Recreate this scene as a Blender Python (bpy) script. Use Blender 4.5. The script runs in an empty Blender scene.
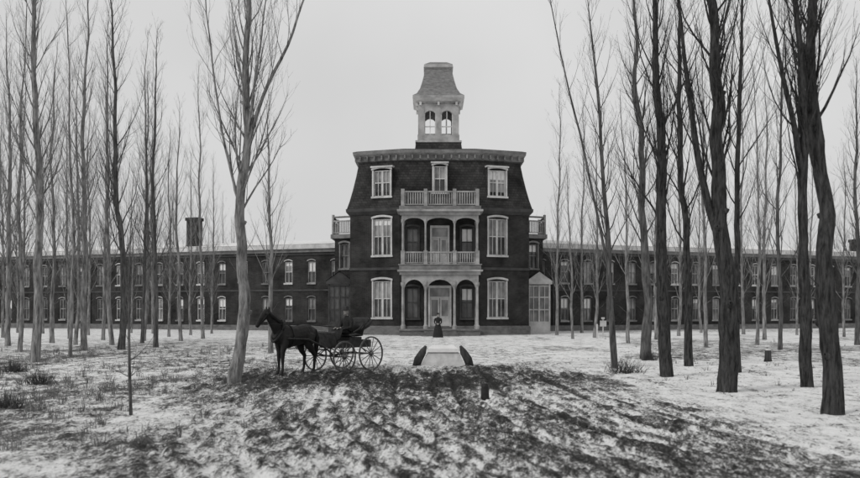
import bpy, math, random
import numpy as np
from mathutils import Vector, Matrix
random.seed(7); rng=np.random.default_rng(7)
S=bpy.context.scene
C=bpy.context.collection
F0=860.0; EYE=2.0; HZ=309.0
def dist(y): return EYE*F0/(y-HZ)
def wx(x,d): return (x-430.0)/F0*d
def wz(y,d): return EYE+(HZ-y)/F0*d
# ---------------------------------------------------------------- noise
def _h(ix,iy,s):
    n=(ix.astype(np.int64)*374761393+iy.astype(np.int64)*668265263+s*1442695041)&0xffffffff
    n=((n^(n>>13))*1274126177)&0xffffffff
    n=(n^(n>>16))&0xffffffff
    return n/4294967295.0
def vn(x,y,s=0):
    x=np.asarray(x,float);y=np.asarray(y,float)
    ix=np.floor(x);iy=np.floor(y);fx=x-ix;fy=y-iy
    fx=fx*fx*(3-2*fx);fy=fy*fy*(3-2*fy)
    a=_h(ix,iy,s);b=_h(ix+1,iy,s);c=_h(ix,iy+1,s);d=_h(ix+1,iy+1,s)
    return (a*(1-fx)+b*fx)*(1-fy)+(c*(1-fx)+d*fx)*fy
def fbm(x,y,s=0,o=4):
    r=0;a=.5;t=0
    for i in range(o):
        r=r+a*vn(x*2**i,y*2**i,s+i*17);t+=a;a*=.5
    return r/t
def sst(a,b,x):
    t=np.clip((x-a)/(b-a),0,1);return t*t*(3-2*t)
# ---------------------------------------------------------------- materials
def newmat(name):
    m=bpy.data.materials.new(name);m.use_nodes=True
    nt=m.node_tree;b=nt.nodes['Principled BSDF']
    return m,nt,b
def g(v,w=0.0): return (v*(1+w),v,v*(1-w),1)
def mat(name,lo,hi,scale=(3,3,3),rough=.8,bump=.0,bscale=20,det=6,spec=.2,warm=.008,bd=.03):
    m,nt,b=newmat(name)
    tc=nt.nodes.new('ShaderNodeTexCoord');mp=nt.nodes.new('ShaderNodeMapping')
    mp.inputs['Scale'].default_value=scale
    nt.links.new(tc.outputs['Object'],mp.inputs[0])
    n=nt.nodes.new('ShaderNodeTexNoise');n.inputs['Scale'].default_value=1;n.inputs['Detail'].default_value=det
    n.inputs['Roughness'].default_value=.65
    nt.links.new(mp.outputs[0],n.inputs['Vector'])
    r=nt.nodes.new('ShaderNodeValToRGB')
    r.color_ramp.elements[0].position=.34;r.color_ramp.elements[1].position=.66
    r.color_ramp.elements[0].color=g(lo,warm);r.color_ramp.elements[1].color=g(hi,warm)
    nt.links.new(n.outputs['Fac'],r.inputs[0]);nt.links.new(r.outputs[0],b.inputs['Base Color'])
    b.inputs['Roughness'].default_value=rough;b.inputs['Specular IOR Level'].default_value=spec
    if bump>0:
        bn=nt.nodes.new('ShaderNodeBump');bn.inputs['Strength'].default_value=bump;bn.inputs['Distance'].default_value=bd
        n2=nt.nodes.new('ShaderNodeTexNoise');n2.inputs['Scale'].default_value=bscale;n2.inputs['Detail'].default_value=5
        nt.links.new(mp.outputs[0],n2.inputs['Vector']);nt.links.new(n2.outputs['Fac'],bn.inputs['Height'])
        nt.links.new(bn.outputs[0],b.inputs['Normal'])
    return m
M={}
M['trim']=mat('painted_trim',.40,.66,(1.2,1.2,1.2),.6,.1)
M['porch']=mat('porch_paint',.20,.42,(1.0,1.0,1.3),.7,.1)
M['cup']=mat('cupola_paint',.24,.44,(1.5,1.5,1.5),.7,.1)
M['trimgrey']=mat('weathered_trim',.12,.25,(1.5,1.5,1.5),.7,.1)
M['trimdark']=mat('dark_painted_trim',.04,.08,(1.5,1.5,1.5),.7,.1)
M['stone']=mat('foundation_stone',.10,.2,(2,2,4),.9,.4)
M['slate_l']=mat('cupola_slate',.13,.26,(3,3,9),.7,.3)
M['bark_l']=mat('hazy_pale_bark',.07,.36,(9,9,1.8),.95,1.0,3,bd=.05)  # pale grey bark, with haze and bleaching against the sky put into the colour
M['bark_m']=mat('grey_bark',.035,.17,(10,10,1.8),.95,1.0,3,bd=.05)
M['bark_d']=mat('dark_bark',.012,.085,(15,15,2.6),.95,1.0,3,bd=.06)
M['black']=mat('black_leather',.014,.035,(8,8,8),.5,.2)
M['wood']=mat('dark_carriage_wood',.02,.05,(8,8,8),.5,.2)
M['wheel']=mat('worn_wheel_paint',.06,.15,(8,8,8),.6,.2)
M['horse']=mat('horse_coat',.012,.028,(5,5,5),.6,.1,warm=.03)
M['hair']=mat('dark_hair',.008,.02,(20,20,20),.7)
M['coat']=mat('dark_wool',.016,.035,(20,20,20),.95,.3)
M['skin']=mat('skin',.22,.30,(10,10,10),.6,warm=.04)
M['snow']=mat('roof_snow',.66,.82,(1.5,1.5,1.5),.9,.4,6)
M['stump']=mat('weathered_wood',.03,.09,(10,10,2),.9,.6)
M['weed']=mat('dead_stalks',.05,.20,(6,6,6),.9)
M['leaf']=mat('dead_leaves',.02,.12,(6,6,6),.9)
M['shrubm']=mat('shrub_twigs',.03,.08,(6,6,6),.9)
M['canvas']=mat('grey_canvas',.42,.62,(4,4,4),.9,.4)
def glassmat(name,lo,hi,sc):
    m=mat(name,lo,hi,(sc,sc,sc*.7),.12,0,det=2,spec=.6);return m
M['glass']=glassmat('window_pane',.015,.12,.9)
M['glassc']=glassmat('curtained_pane',.12,.36,1.1)
def tilemat(name,w,h,ms,c1,c2,mo,rough):
    m,nt,b=newmat(name)
    tc=nt.nodes.new('ShaderNodeTexCoord')
    sx=nt.nodes.new('ShaderNodeSeparateXYZ');cx=nt.nodes.new('ShaderNodeCombineXYZ')
    ad=nt.nodes.new('ShaderNodeMath');ad.operation='ADD'
    nt.links.new(tc.outputs['Object'],sx.inputs[0]);nt.links.new(sx.outputs[0],ad.inputs[0]);nt.links.new(sx.outputs[1],ad.inputs[1])
    nt.links.new(ad.outputs[0],cx.inputs[0]);nt.links.new(sx.outputs[2],cx.inputs[1])
    br=nt.nodes.new('ShaderNodeTexBrick');br.inputs['Scale'].default_value=1
    br.inputs['Brick Width'].default_value=w;br.inputs['Row Height'].default_value=h;br.inputs['Mortar Size'].default_value=ms
    br.inputs['Color1'].default_value=g(c1,.02);br.inputs['Color2'].default_value=g(c2,.02);br.inputs['Mortar'].default_value=g(mo,.02)
    nt.links.new(cx.outputs[0],br.inputs['Vector'])
    n=nt.nodes.new('ShaderNodeTexNoise');n.inputs['Scale'].default_value=.6;n.inputs['Detail'].default_value=9;n.inputs['Roughness'].default_value=.65;nt.links.new(tc.outputs['Object'],n.inputs['Vector'])
    mr=nt.nodes.new('ShaderNodeMapRange');mr.inputs[1].default_value=.3;mr.inputs[2].default_value=.7;mr.inputs[3].default_value=.4;mr.inputs[4].default_value=1.9
    nt.links.new(n.outputs['Fac'],mr.inputs[0])
    mx=nt.nodes.new('ShaderNodeVectorMath');mx.operation='SCALE'
    nt.links.new(br.outputs['Color'],mx.inputs[0]);nt.links.new(mr.outputs[0],mx.inputs['Scale']);nt.links.new(mx.outputs[0],b.inputs['Base Color'])
    b.inputs['Roughness'].default_value=rough;b.inputs['Specular IOR Level'].default_value=.15
    return m
M['brick']=tilemat('dark_brick',.23,.075,.008,.032,.020,.045,.95)
M['slate']=tilemat('roof_slate',.28,.2,.012,.040,.024,.012,.8)
# ---------------------------------------------------------------- mesh batches
def mkobj(name,V,Fc,mt,parent=None,smooth=False):
    me=bpy.data.meshes.new(name);me.from_pydata([tuple(v) for v in V],[],Fc);me.update()
    if smooth: me.polygons.foreach_set('use_smooth',[True]*len(me.polygons))
    if mt: me.materials.append(M[mt] if isinstance(mt,str) else mt)
    o=bpy.data.objects.new(name,me);C.objects.link(o)
    if parent: o.parent=parent
    return o
def empty(name,loc=(0,0,0),rz=0):
    o=bpy.data.objects.new(name,None);C.objects.link(o);o.location=loc;o.rotation_euler=(0,0,rz);return o
class Fr:
    def __init__(s,p,q):
        s.O=np.array(p,float);d=np.array(q,float)-s.O;s.L=float(np.hypot(*d));s.u=d/s.L;s.n=np.array([s.u[1],-s.u[0]])
    def p(s,a,b,z):
        v=s.O+s.u*a+s.n*b;return (v[0],v[1],z)
class B:
    def __init__(s): s.V=[];s.F=[]
    def poly(s,pts):
        k=len(s.V);s.V+=pts;s.F.append(tuple(range(k,k+len(pts))))
    def box(s,f,a0,a1,z0,z1,b0,b1):
        k=len(s.V)
        for z in(z0,z1):
            for (a,b) in((a0,b1),(a1,b1),(a1,b0),(a0,b0)): s.V.append(f.p(a,b,z))
        s.F+=[(k,k+1,k+5,k+4),(k+1,k+2,k+6,k+5),(k+2,k+3,k+7,k+6),(k+3,k,k+4,k+7),(k+4,k+5,k+6,k+7),(k+3,k+2,k+1,k)]
    def abox(s,x0,x1,y0,y1,z0,z1):
        s.box(Fr((0,0),(1,0)),x0,x1,z0,z1,-y1,-y0)
    def lathe(s,cx,cy,prof,n=10):
        k=len(s.V)
        for r,z in prof:
            for i in range(n):
                t=2*math.pi*i/n;s.V.append((cx+r*math.cos(t),cy+r*math.sin(t),z))
        for j in range(len(prof)-1):
            for i in range(n):
                a=k+j*n+i;b=k+j*n+(i+1)%n;s.F.append((a,b,b+n,a+n))
        s.F.append(tuple(k+(len(prof)-1)*n+i for i in range(n)))
        s.F.append(tuple(k+i for i in reversed(range(n))))
    def arch(s,f,a0,a1,zs,zt,rise,b0,b1,N=10):
        P=[]
        for i in range(N+1):
            t=math.pi*i/N;P.append(((a0+a1)/2-(a1-a0)/2*math.cos(t),zs+rise*math.sin(t)))
        for i in range(N):
            (x0,z0),(x1,z1)=P[i],P[i+1]
            s.poly([f.p(x0,b1,z0),f.p(x1,b1,z1),f.p(x1,b1,zt),f.p(x0,b1,zt)])
            s.poly([f.p(x1,b0,z1),f.p(x0,b0,z0),f.p(x0,b0,zt),f.p(x1,b0,zt)])
            s.poly([f.p(x0,b0,z0),f.p(x1,b0,z1),f.p(x1,b1,z1),f.p(x0,b1,z0)])
        s.poly([f.p(a0,b1,zt),f.p(a1,b1,zt),f.p(a1,b0,zt),f.p(a0,b0,zt)])
    def hood(s,f,a0,a1,z,rise,th,b0,b1,N=8):
        for i in range(N):
            q=[]
            for j in(i,i+1):
                t=j/N;q.append((a0+(a1-a0)*t,z+rise*(1-(2*t-1)**2)))
            (x0,z0),(x1,z1)=q
            s.poly([f.p(x0,b1,z0),f.p(x1,b1,z1),f.p(x1,b1,z1+th),f.p(x0,b1,z0+th)])
            s.poly([f.p(x0,b0,z0+th),f.p(x0,b1,z0+th),f.p(x1,b1,z1+th),f.p(x1,b0,z1+th)])
            s.poly([f.p(x0,b1,z0),f.p(x0,b0,z0),f.p(x1,b0,z1),f.p(x1,b1,z1)])
    def ring(s,p0,z0,p1,z1,cap=False):
        n=len(p0)
        for i in range(n):
            j=(i+1)%n
            s.poly([(*p0[i],z0),(*p0[j],z0),(*p1[j],z1),(*p1[i],z1)])
        if cap: s.poly([(*q,z1) for q in p1])
def offs(P,d):
    n=len(P);out=[]
    for i in range(n):
        f1=Fr(P[i-1],P[i]);f2=Fr(P[i],P[(i+1)%n])
        A=np.array([f1.n,f2.n]);c=np.array([f1.n@np.array(P[i])+d,f2.n@np.array(P[i])+d])
        out.append(tuple(np.linalg.solve(A,c)))
    return out
# ---------------------------------------------------------------- building
bld=empty('brick_hospital_building')
bt={k:B() for k in('brick','trim','porch','cup','trimgrey','trimdark','stone','glass','glassc','slate','slate_l','snow')}
def wall(f,L,z0,z1,ops,bk='brick',depth=.2,a0=0):
    us=sorted({a0,L}|{o[0] for o in ops}|{o[1] for o in ops});zs=sorted({z0,z1}|{o[2] for o in ops}|{o[3] for o in ops})
    b=bt[bk]
    for i in range(len(us)-1):
        for j in range(len(zs)-1):
            ua,ub,za,zb=us[i],us[i+1],zs[j],zs[j+1];mu=(ua+ub)/2;mz=(za+zb)/2
            if any(o[0]<mu<o[1] and o[2]<mz<o[3] for o in ops): continue
            b.poly([f.p(ua,0,za),f.p(ub,0,za),f.p(ub,0,zb),f.p(ua,0,zb)])
    for (ua,ub,za,zb) in ops:
        b.poly([f.p(ua,0,za),f.p(ua,-depth,za),f.p(ua,-depth,zb),f.p(ua,0,zb)])
        b.poly([f.p(ub,-depth,za),f.p(ub,0,za),f.p(ub,0,zb),f.p(ub,-depth,zb)])
        b.poly([f.p(ua,0,zb),f.p(ua,-depth,zb),f.p(ub,-depth,zb),f.p(ub,0,zb)])
        b.poly([f.p(ua,-depth,za),f.p(ua,0,za),f.p(ub,0,za),f.p(ub,-depth,za)])
def winfill(f,ua,ub,za,zb,tk='trim',gk=None,fancy=True,off=0.0,double=False,fw=.11):
    t=bt[tk];gk=gk or ('glassc' if random.random()<.6 else 'glass')
    zm=(za+zb)/2+.05
    g2='glass' if random.random()<.6 else gk
    bt[gk].poly([f.p(ua,off-.15,zm),f.p(ub,off-.15,zm),f.p(ub,off-.15,zb),f.p(ua,off-.15,zb)])
    bt[g2].poly([f.p(ua,off-.17,za),f.p(ub,off-.17,za),f.p(ub,off-.17,zm),f.p(ua,off-.17,zm)])
    if random.random()<.4: # half drawn blind
        zs_=zb-(zb-zm)*random.uniform(.3,1.2);zs_=max(zs_,zm+.04)
        bt['snow'].poly([f.p(ua+.07,off-.147,zs_),f.p(ub-.07,off-.147,zs_),f.p(ub-.07,off-.147,zb-.07),f.p(ua+.07,off-.147,zb-.07)])
    t.box(f,ua,ua+.07,za+.06,zb-.07,off-.14,off-.06);t.box(f,ub-.07,ub,za+.06,zb-.07,off-.14,off-.06)
    t.box(f,ua,ub,zb-.07,zb,off-.14,off-.06);t.box(f,ua,ub,za,za+.06,off-.14,off-.06)
    t.box(f,ua+.07,ub-.07,zm-.035,zm+.035,off-.14,off-.07)
    w=.16 if double else .035
    m=(ua+ub)/2
    t.box(f,m-w/2,m+w/2,za+.06,zm-.035,off-.145,off-.075);t.box(f,m-w/2,m+w/2,zm+.035,zb-.07,off-.145,off-.075)
    if double:
        for q in((ua+m)/2,(ub+m)/2):
            t.box(f,q-.02,q+.02,za+.06,zm-.035,off-.14,off-.09);t.box(f,q-.02,q+.02,zm+.035,zb-.07,off-.14,off-.09)
    if fancy:
        t.box(f,ua-fw,ua-.003,za,zb+.02,off+0.002,off+.06);t.box(f,ub+.003,ub+fw,za,zb+.02,off+.002,off+.06)
    t.box(f,ua-fw-.06,ub+fw+.06,za-.14,za-.002,off+.002,off+.12)
    t.hood(f,ua-fw-.05,ub+fw+.05,zb+.02,.14,.15 if fancy else .08,off+.002,off+.10)
X0=.75;YC=67.3
P=[(X0-7,YC),(X0-3.1,66),(X0+3.1,66),(X0+7,YC),(X0+7,82),(X0-7,82)]
def main_facet(i,wins):
    f=Fr(P[i],P[(i+1)%6]);ops=[]
    for (c,w) in wins:
        ops+=[(c-w/2,c+w/2,1.35,4.15),(c-w/2,c+w/2,6.15,8.95)]
    wall(f,f.L,.7,9.3,ops)
    for o in ops: winfill(f,*o,gk='glassc' if random.random()<.75 else 'glass',double=True)
    return f
L0=Fr(P[0],P[1]).L
fa=main_facet(0,[(L0-1.42,1.45)])
fc=main_facet(2,[(1.42,1.45)])
fd=main_facet(3,[(2.2,1.3),(12,1.3)]);fe=main_facet(4,[]);ff=main_facet(5,[(2.2,1.3),(12.4,1.3)])
f=Fr(P[1],P[2]);cen=f.L/2
ops=[(cen-.75,cen+.75,.55,3.6),(cen-.6,cen+.6,5.35,8.2),(.55,1.45,1.3,3.6),(f.L-1.45,f.L-.55,1.3,3.6),(.55,1.45,6.0,8.2),(f.L-1.45,f.L-.55,6.0,8.2)]
wall(f,f.L,.45,9.3,ops)
for o in ops[2:]: winfill(f,*o,gk='glass',tk='trimdark')
for (ua,ub,za,zb) in ops[:2]:
    t=bt['trim'];m=(ua+ub)/2
    t.box(f,ua-.14,ua-.002,za,zb+.2,.002,.08);t.box(f,ub+.002,ub+.14,za,zb+.2,.002,.08);t.box(f,ua-.002,ub+.002,zb+.002,zb+.2,.002,.08)
    t.box(f,ua,ub,zb-.75,zb-.65,-.14,-.04)
    bt['glassc'].poly([f.p(ua,-.1,zb-.65),f.p(ub,-.1,zb-.65),f.p(ub,-.1,zb),f.p(ua,-.1,zb)])
    for s0,s1 in((ua,m-.02),(m+.02,ub)):
        t.box(f,s0,s0+.12,za,zb-.752,-.14,-.06);t.box(f,s1-.12,s1,za,zb-.752,-.14,-.06)
        t.box(f,s0+.12,s1-.12,za,za+.9,-.13,-.08)
        t.box(f,s0+.12,s1-.12,zb-.9,zb-.752,-.13,-.08)
        bt['glassc'].poly([f.p(s0+.12,-.11,za+.9),f.p(s1-.12,-.11,za+.9),f.p(s1-.12,-.11,zb-.9),f.p(s0+.12,-.11,zb-.9)])
bt['stone'].ring(offs(P,.12),-.3,offs(P,.12),.62);bt['stone'].ring(offs(P,.12),.62,offs(P,.0),.70)
for i in(0,2,3,5):
    f=Fr(P[i],P[(i+1)%6]);bt['trimdark'].box(f,0,f.L,5.0,5.2,.003,.07)
bt['trimdark'].ring(offs(P,.05),9.3,offs(P,.3),9.55);bt['trimdark'].ring(offs(P,.3),9.55,offs(P,.32),9.78)
bt['trimdark'].ring(offs(P,.32),9.78,offs(P,.22),9.8)
R=[(.24,9.8),(.04,10.4),(-.2,11.3),(-.45,12.4),(-.66,13.5)]
for (a,za),(b_,zb_) in zip(R,R[1:]): bt['slate'].ring(offs(P,a),za,offs(P,b_),zb_)
bt['trimdark'].ring(offs(P,-.62),13.45,offs(P,-.56),13.55)
bt['trimgrey'].ring(offs(P,-.56),13.55,offs(P,-.54),13.9)
bt['porch'].ring(offs(P,-.54),13.9,offs(P,-.22),14.05)
bt['trimgrey'].ring(offs(P,-.22),14.05,offs(P,-.18),14.28)
bt['slate'].ring(offs(P,-.18),14.28,offs(P,-.5),14.38)
bt['slate'].ring(offs(P,-.5),14.38,offs(P,-1.6),14.6);bt['snow'].ring(offs(P,-1.6),14.6,offs(P,-2.6),14.7,cap=True)
Pc=offs(P,-.54)
for i in range(6):
    f=Fr(Pc[i],Pc[(i+1)%6]);n=int(f.L/.55)
    for k in range(n):
        a=(k+.5)*f.L/n;bt['trimgrey'].box(f,a-.06,a+.06,13.62,13.93,.01,.22)
def dormer(f,c,w,z0,z1,b0=-1.0,b1=.04):
    t=bt['trim']
    sd=bt['slate']
    for a in(c-w/2-.12,c+w/2+.02): sd.box(f,a,a+.1,z0-.3,z1+.1,b0,b1-.06)
    sd.box(f,c-w/2-.12,c+w/2+.12,z1+.1,z1+.2,b0,b1-.03)
    sd.box(f,c-w/2-.02,c+w/2+.02,z0-.3,z0-.145,b0,b1-.02)
    winfill(f,c-w/2,c+w/2,z0,z1,gk='glassc',off=b1,double=w>1.2,fw=.13)
    t.box(f,c-w/2-.24,c+w/2+.24,z1+.22,z1+.34,b1-.3,b1+.16)
dormer(fa,L0-1.42,1.35,10.7,12.7);dormer(fc,1.42,1.35,10.7,12.7)
fm=Fr(P[1],P[2]);dormer(fm,fm.L/2,.9,10.95,12.95)
dormer(fd,11.5,1.2,10.55,12.45,-1,-.35);dormer(ff,3.3,1.2,10.55,12.45,-1,-.35)
# porch
pf=Fr((X0-2.9,64.0),(X0+2.9,64.0));t=bt['porch']
cols=[.12,1.82,3.98,5.68]
bt['stone'].box(pf,-.1,5.9,-.2,.40,-1.98,.1);bt['trimgrey'].box(pf,-.16,5.96,.40,.5,-1.99,.2)
for i in range(3): bt['stone'].box(pf,1.7-.1*i,4.1+.1*i,-.1,.36-.13*i,.2+.32*i,.52+.32*i)
def col(cx,cy,z0,z1,r=.1):
    t.lathe(cx,cy,[(r*1.7,z0),(r*1.7,z0+.25),(r*1.15,z0+.32),(r,z0+.5),(r*.85,z1-.4),(r*1.1,z1-.3),(r*1.6,z1-.2),(r*1.6,z1)],10)
def balus(f,a0,a1,z0,z1,b,n=None,tk='porch'):
    t=bt[tk];t.box(f,a0,a1,z1-.1,z1,b-.07,b+.07);t.box(f,a0,a1,z0+.06,z0+.14,b-.05,b+.05)
    n=n or max(2,int((a1-a0)/.17))
    for i in range(n):
        a=a0+(i+.5)*(a1-a0)/n;t.box(f,a-.04,a+.04,z0+.14,z1-.1,b-.03,b+.03)
for a in cols:
    x=pf.p(a,0,0)
    col(x[0],64.0+.14,.5,4.0,.10);col(x[0],64.0+.14,5.34,8.7,.08)
    t.box(pf,a-.15,a+.15,5.34,6.35,-.28,.0)
for a in(cols[0],cols[-1]):
    x=pf.p(a,0,0);col(x[0],65.85,.5,4.0,.1);col(x[0],65.85,5.34,8.7,.08)
for z,zt,rise in((3.35,4.55,.85),(8.45,9.0,.35)):
    for i in range(3): t.arch(pf,cols[i]+.09,cols[i+1]-.09,z,zt,rise,-.2,-.08)
    for a in cols: t.box(pf,a-.09,a+.09,z+.5 if z<5 else z,zt,-.22,-.06)
t.box(pf,-.12,5.92,4.552,4.80,-.32,.05);t.box(pf,-.28,6.08,4.802,4.92,-1.96,.26);bt['trimgrey'].box(pf,-.15,5.95,4.922,5.30,-1.95,.1);t.box(pf,-.22,6.02,5.302,5.34,-1.96,.18)
balus(pf,.28,1.66,5.34,6.28,-.14);balus(pf,1.98,3.82,5.34,6.28,-.14);balus(pf,4.14,5.52,5.34,6.28,-.14)
t.box(pf,-.1,5.9,9.002,9.25,-.32,.05);t.box(pf,-.3,6.1,9.252,9.4,-1.96,.28);bt['trimgrey'].box(pf,-.15,5.95,9.402,9.68,-1.95,.1)
for a in cols: t.box(pf,a-.13,a+.13,9.682,10.95,-.27,-.01)
for k in range(3): balus(pf,cols[k]+.13,cols[k+1]-.13,9.70,10.8,-.14)
for s0,s1 in(((X0-2.9,65.9),(X0-2.9,64.28)),((X0+2.9,64.28),(X0+2.9,65.9))):
    sf=Fr(s0,s1)
    balus(sf,0,sf.L,9.70,10.8,-.14);balus(sf,0,sf.L,5.34,6.28,-.14)
    t.box(sf,0,sf.L,4.552,4.80,-.3,-.02);t.box(sf,0,sf.L,9.0,9.25,-.3,-.02)
# cupola
cx,cy=X0-.05,72.5
def sq(h): return [(cx-h,cy-h),(cx+h,cy-h),(cx+h,cy+h),(cx-h,cy+h)]
bt['slate'].ring(sq(2.05),14.3,sq(1.85),15.7);bt['cup'].ring(sq(1.9),15.7,sq(1.9),15.85,cap=True)
bt['cup'].ring(sq(1.72),15.85,sq(1.72),16.35,cap=True)
for i in range(4):
    Q=sq(1.68);f=Fr(Q[i],Q[(i+1)%4]);g_=bt['cup'];t2=bt['trim'];W=f.L
    g_.box(f,.0,.5,16.352,18.9,-.5,0);g_.box(f,W/2-.2,W/2+.2,16.352,18.9,-.2,-.02)
    for (a0,a1) in((.5,W/2-.2),(W/2+.2,W-.5)):
        t2.box(f,a0,a0+.07,16.352,18.2,-.2,-.04);t2.box(f,a1-.07,a1,16.352,18.2,-.2,-.04)
        g_.arch(f,a0,a1,17.9,18.95,.45,-.3,-.03)
        t2.box(f,a0+.07,a1-.07,17.0,17.08,-.16,-.08)
        t2.box(f,(a0+a1)/2-.03,(a0+a1)/2+.03,16.352,18.3,-.15,-.09)
    for a in(.2,W/2,W-.2): t2.box(f,a-.09,a+.09,18.75,19.05,.0,.2)
bt['cup'].ring(sq(1.71),18.95,sq(1.8),19.1);bt['trim'].ring(sq(1.8),19.1,sq(2.12),19.3);bt['cup'].ring(sq(2.12),19.3,sq(2.12),19.5)
pr=[(2.12,19.5),(1.78,19.75),(1.52,20.2),(1.34,20.8),(1.2,21.4),(1.08,21.95)]
for (a,za),(b_,zb_) in zip(pr,pr[1:]): bt['slate_l'].ring(sq(a),za,sq(b_),zb_)
bt['cup'].ring(sq(1.08),21.95,sq(1.22),22.05);bt['cup'].ring(sq(1.22),22.05,sq(1.18),22.3);bt['slate_l'].ring(sq(1.18),22.3,sq(.7),22.6,cap=True)
# side bays with balconies & vestibules
for sgn in(-1,1):
    xi=X0+sgn*7;xo=X0+sgn*8.75
    q=[(xi,71.5),(xo,72.3),(xo,76),(xi,76.8)] if sgn>0 else [(xo,72.3),(xi,71.5),(xi,76.8),(xo,76)]
    if sgn>0: fs=[Fr(q[0],q[1]),Fr(q[1],q[2])]
    else: fs=[Fr(q[0],q[1]),Fr(q[3],q[0])]
    for f in fs:
        ops=[(f.L/2-.4,f.L/2+.4,1.3,3.9),(f.L/2-.4,f.L/2+.4,5.4,7.4)]
        wall(f,f.L,-.2,7.9,ops)
        for o in ops: winfill(f,*o,tk='trimgrey',gk='glass')
        bt['trimgrey'].box(f,-.25,f.L+.25,7.9,8.25,-.4,.28)
        balus(f,-.1,f.L+.1,8.27,9.4,.14,tk='porch')
        balus(f,-.1,f.L+.1,9.55,9.75,.14,n=3,tk='trimgrey')
        bt['porch'].box(f,-.15,.0,8.27,9.9,.05,.22);bt['porch'].box(f,f.L,f.L+.15,8.27,9.9,.05,.22)
    bt['slate'].poly([(xi,71.5,8.2),(xo,72.3,8.2),(xo,76,8.2),(xi,76.8,8.2)])
    tk='trim' if sgn>0 else 'trimdark'
    v=bt[tk];a0,a1=sorted((X0+sgn*7.15,X0+sgn*8.95))
    vf=Fr((a0,69.3),(a1,69.3));W=1.8
    v.box(vf,0,W,0,.9,-2.1,-.02);v.box(vf,0,.12,.9,4.0,-.16,0);v.box(vf,W-.12,W,.9,4.0,-.16,0);v.box(vf,W/2-.06,W/2+.06,.9,3.9,-.15,-.01)
    for zz in(.9,1.9,2.9,3.8): v.box(vf,.12,W-.12,zz,zz+.1,-.14,-.03)
    for aa in(.45,1.35): v.box(vf,aa-.03,aa+.03,1.0,3.8,-.12,-.05)
    bt['glassc' if sgn>0 else 'glass'].poly([vf.p(.1,-.13,.9),vf.p(W-.1,-.13,.9),vf.p(W-.1,-.13,4),vf.p(.1,-.13,4)])
    for aa in(0.0,W-.1): v.box(vf,aa,aa+.1,.9,4.0,-2.1,-.16)
    v.box(vf,-.15,W+.15,4.0,4.25,-2.1,.15)
    v.poly([vf.p(-.15,.15,4.25),vf.p(W+.15,.15,4.25),vf.p(W/2,.15,5.0)])
    bt['slate'].poly([vf.p(-.2,.2,4.25),vf.p(W/2,.2,5.05),vf.p(W/2,-2.1,5.05),vf.p(-.2,-2.1,4.25)])
    bt['slate'].poly([vf.p(W+.2,.2,4.25),vf.p(W/2,.2,5.05),vf.p(W/2,-2.1,5.05),vf.p(W+.2,-2.1,4.25)])
# wings
for sgn in(-1,1):
    pn=(X0+sgn*8.2,77.5);pe=(X0+sgn*78,103)
    f=Fr(pe,pn) if sgn<0 else Fr(pn,pe)
    L=f.L;n=int(L/2.35);ops=[]
    for k in range(n):
        a=(k+.5)*L/n
        ops+=[(a-.40,a+.40,.95,3.0),(a-.40,a+.40,4.4,6.35)]
    for k in range(n):
        lo=k*L/n;hi=(k+1)*L/n
        oo=ops[2*k:2*k+2]
        wall(f,hi,.5,7.2,oo,a0=lo)
        for o in oo: winfill(f,*o,fancy=False,tk=random.choice(('porch','trimgrey','trimgrey','porch','trim')),fw=.0)
    bt['stone'].box(f,0,L,-.3,.5,-.3,.1)
    bt['trimdark'].box(f,0,L,3.65,3.8,.003,.06)
    bt['trimdark'].box(f,0,L,6.95,7.2,.003,.12);bt['trimgrey'].box(f,0,L,7.2,7.5,-.1,.3);bt['trim'].box(f,0,L,7.502,7.9,-.1,.5)
    bt['snow'].poly([f.p(0,.5,7.92),f.p(L,.5,7.92),f.p(L,-6,8.8),f.p(0,-6,8.8)])
    bt['slate'].poly([f.p(0,-6,8.8),f.p(L,-6,8.8),f.p(L,-12.5,7.9),f.p(0,-12.5,7.9)])
    bt['brick'].poly([f.p(0,-12,0),f.p(L,-12,0),f.p(L,-12,7.9),f.p(0,-12,7.9)])
    for e in(0,L): bt['brick'].poly([f.p(e,-12,0),f.p(e,0,0),f.p(e,0,7.85),f.p(e,-6,8.75),f.p(e,-12,7.85)])
    for k in range(1,n,6):
        a=k*L/n;bt['trimdark'].box(f,a-.05,a+.05,.5,6.95,.004,.1)
    cs=[(17.5,1.15,10.7),(49,.9,9.9)] if sgn<0 else [(40,.7,9.2)]
    for c,w,zt in cs:
        a=L-c if sgn<0 else c
        bt['brick'].box(f,a-w/2,a+w/2,7.95,zt,-2.2,-1.2);bt['brick'].box(f,a-w/2-.1,a+w/2+.1,zt,zt+.3,-2.3,-1.1)
nm={'brick':'brick_walls','trim':'white_trim','porch':'porch_and_cornices','cup':'cupola','trimgrey':'weathered_trim','trimdark':'dark_trim','stone':'stone_foundation','glass':'window_panes','glassc':'curtained_window_panes','slate':'slate_roof','slate_l':'cupola_roof','snow':'roof_snow_and_blinds'}
for k,v in bt.items(): mkobj(nm[k],v.V,v.F,k,bld)
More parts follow.
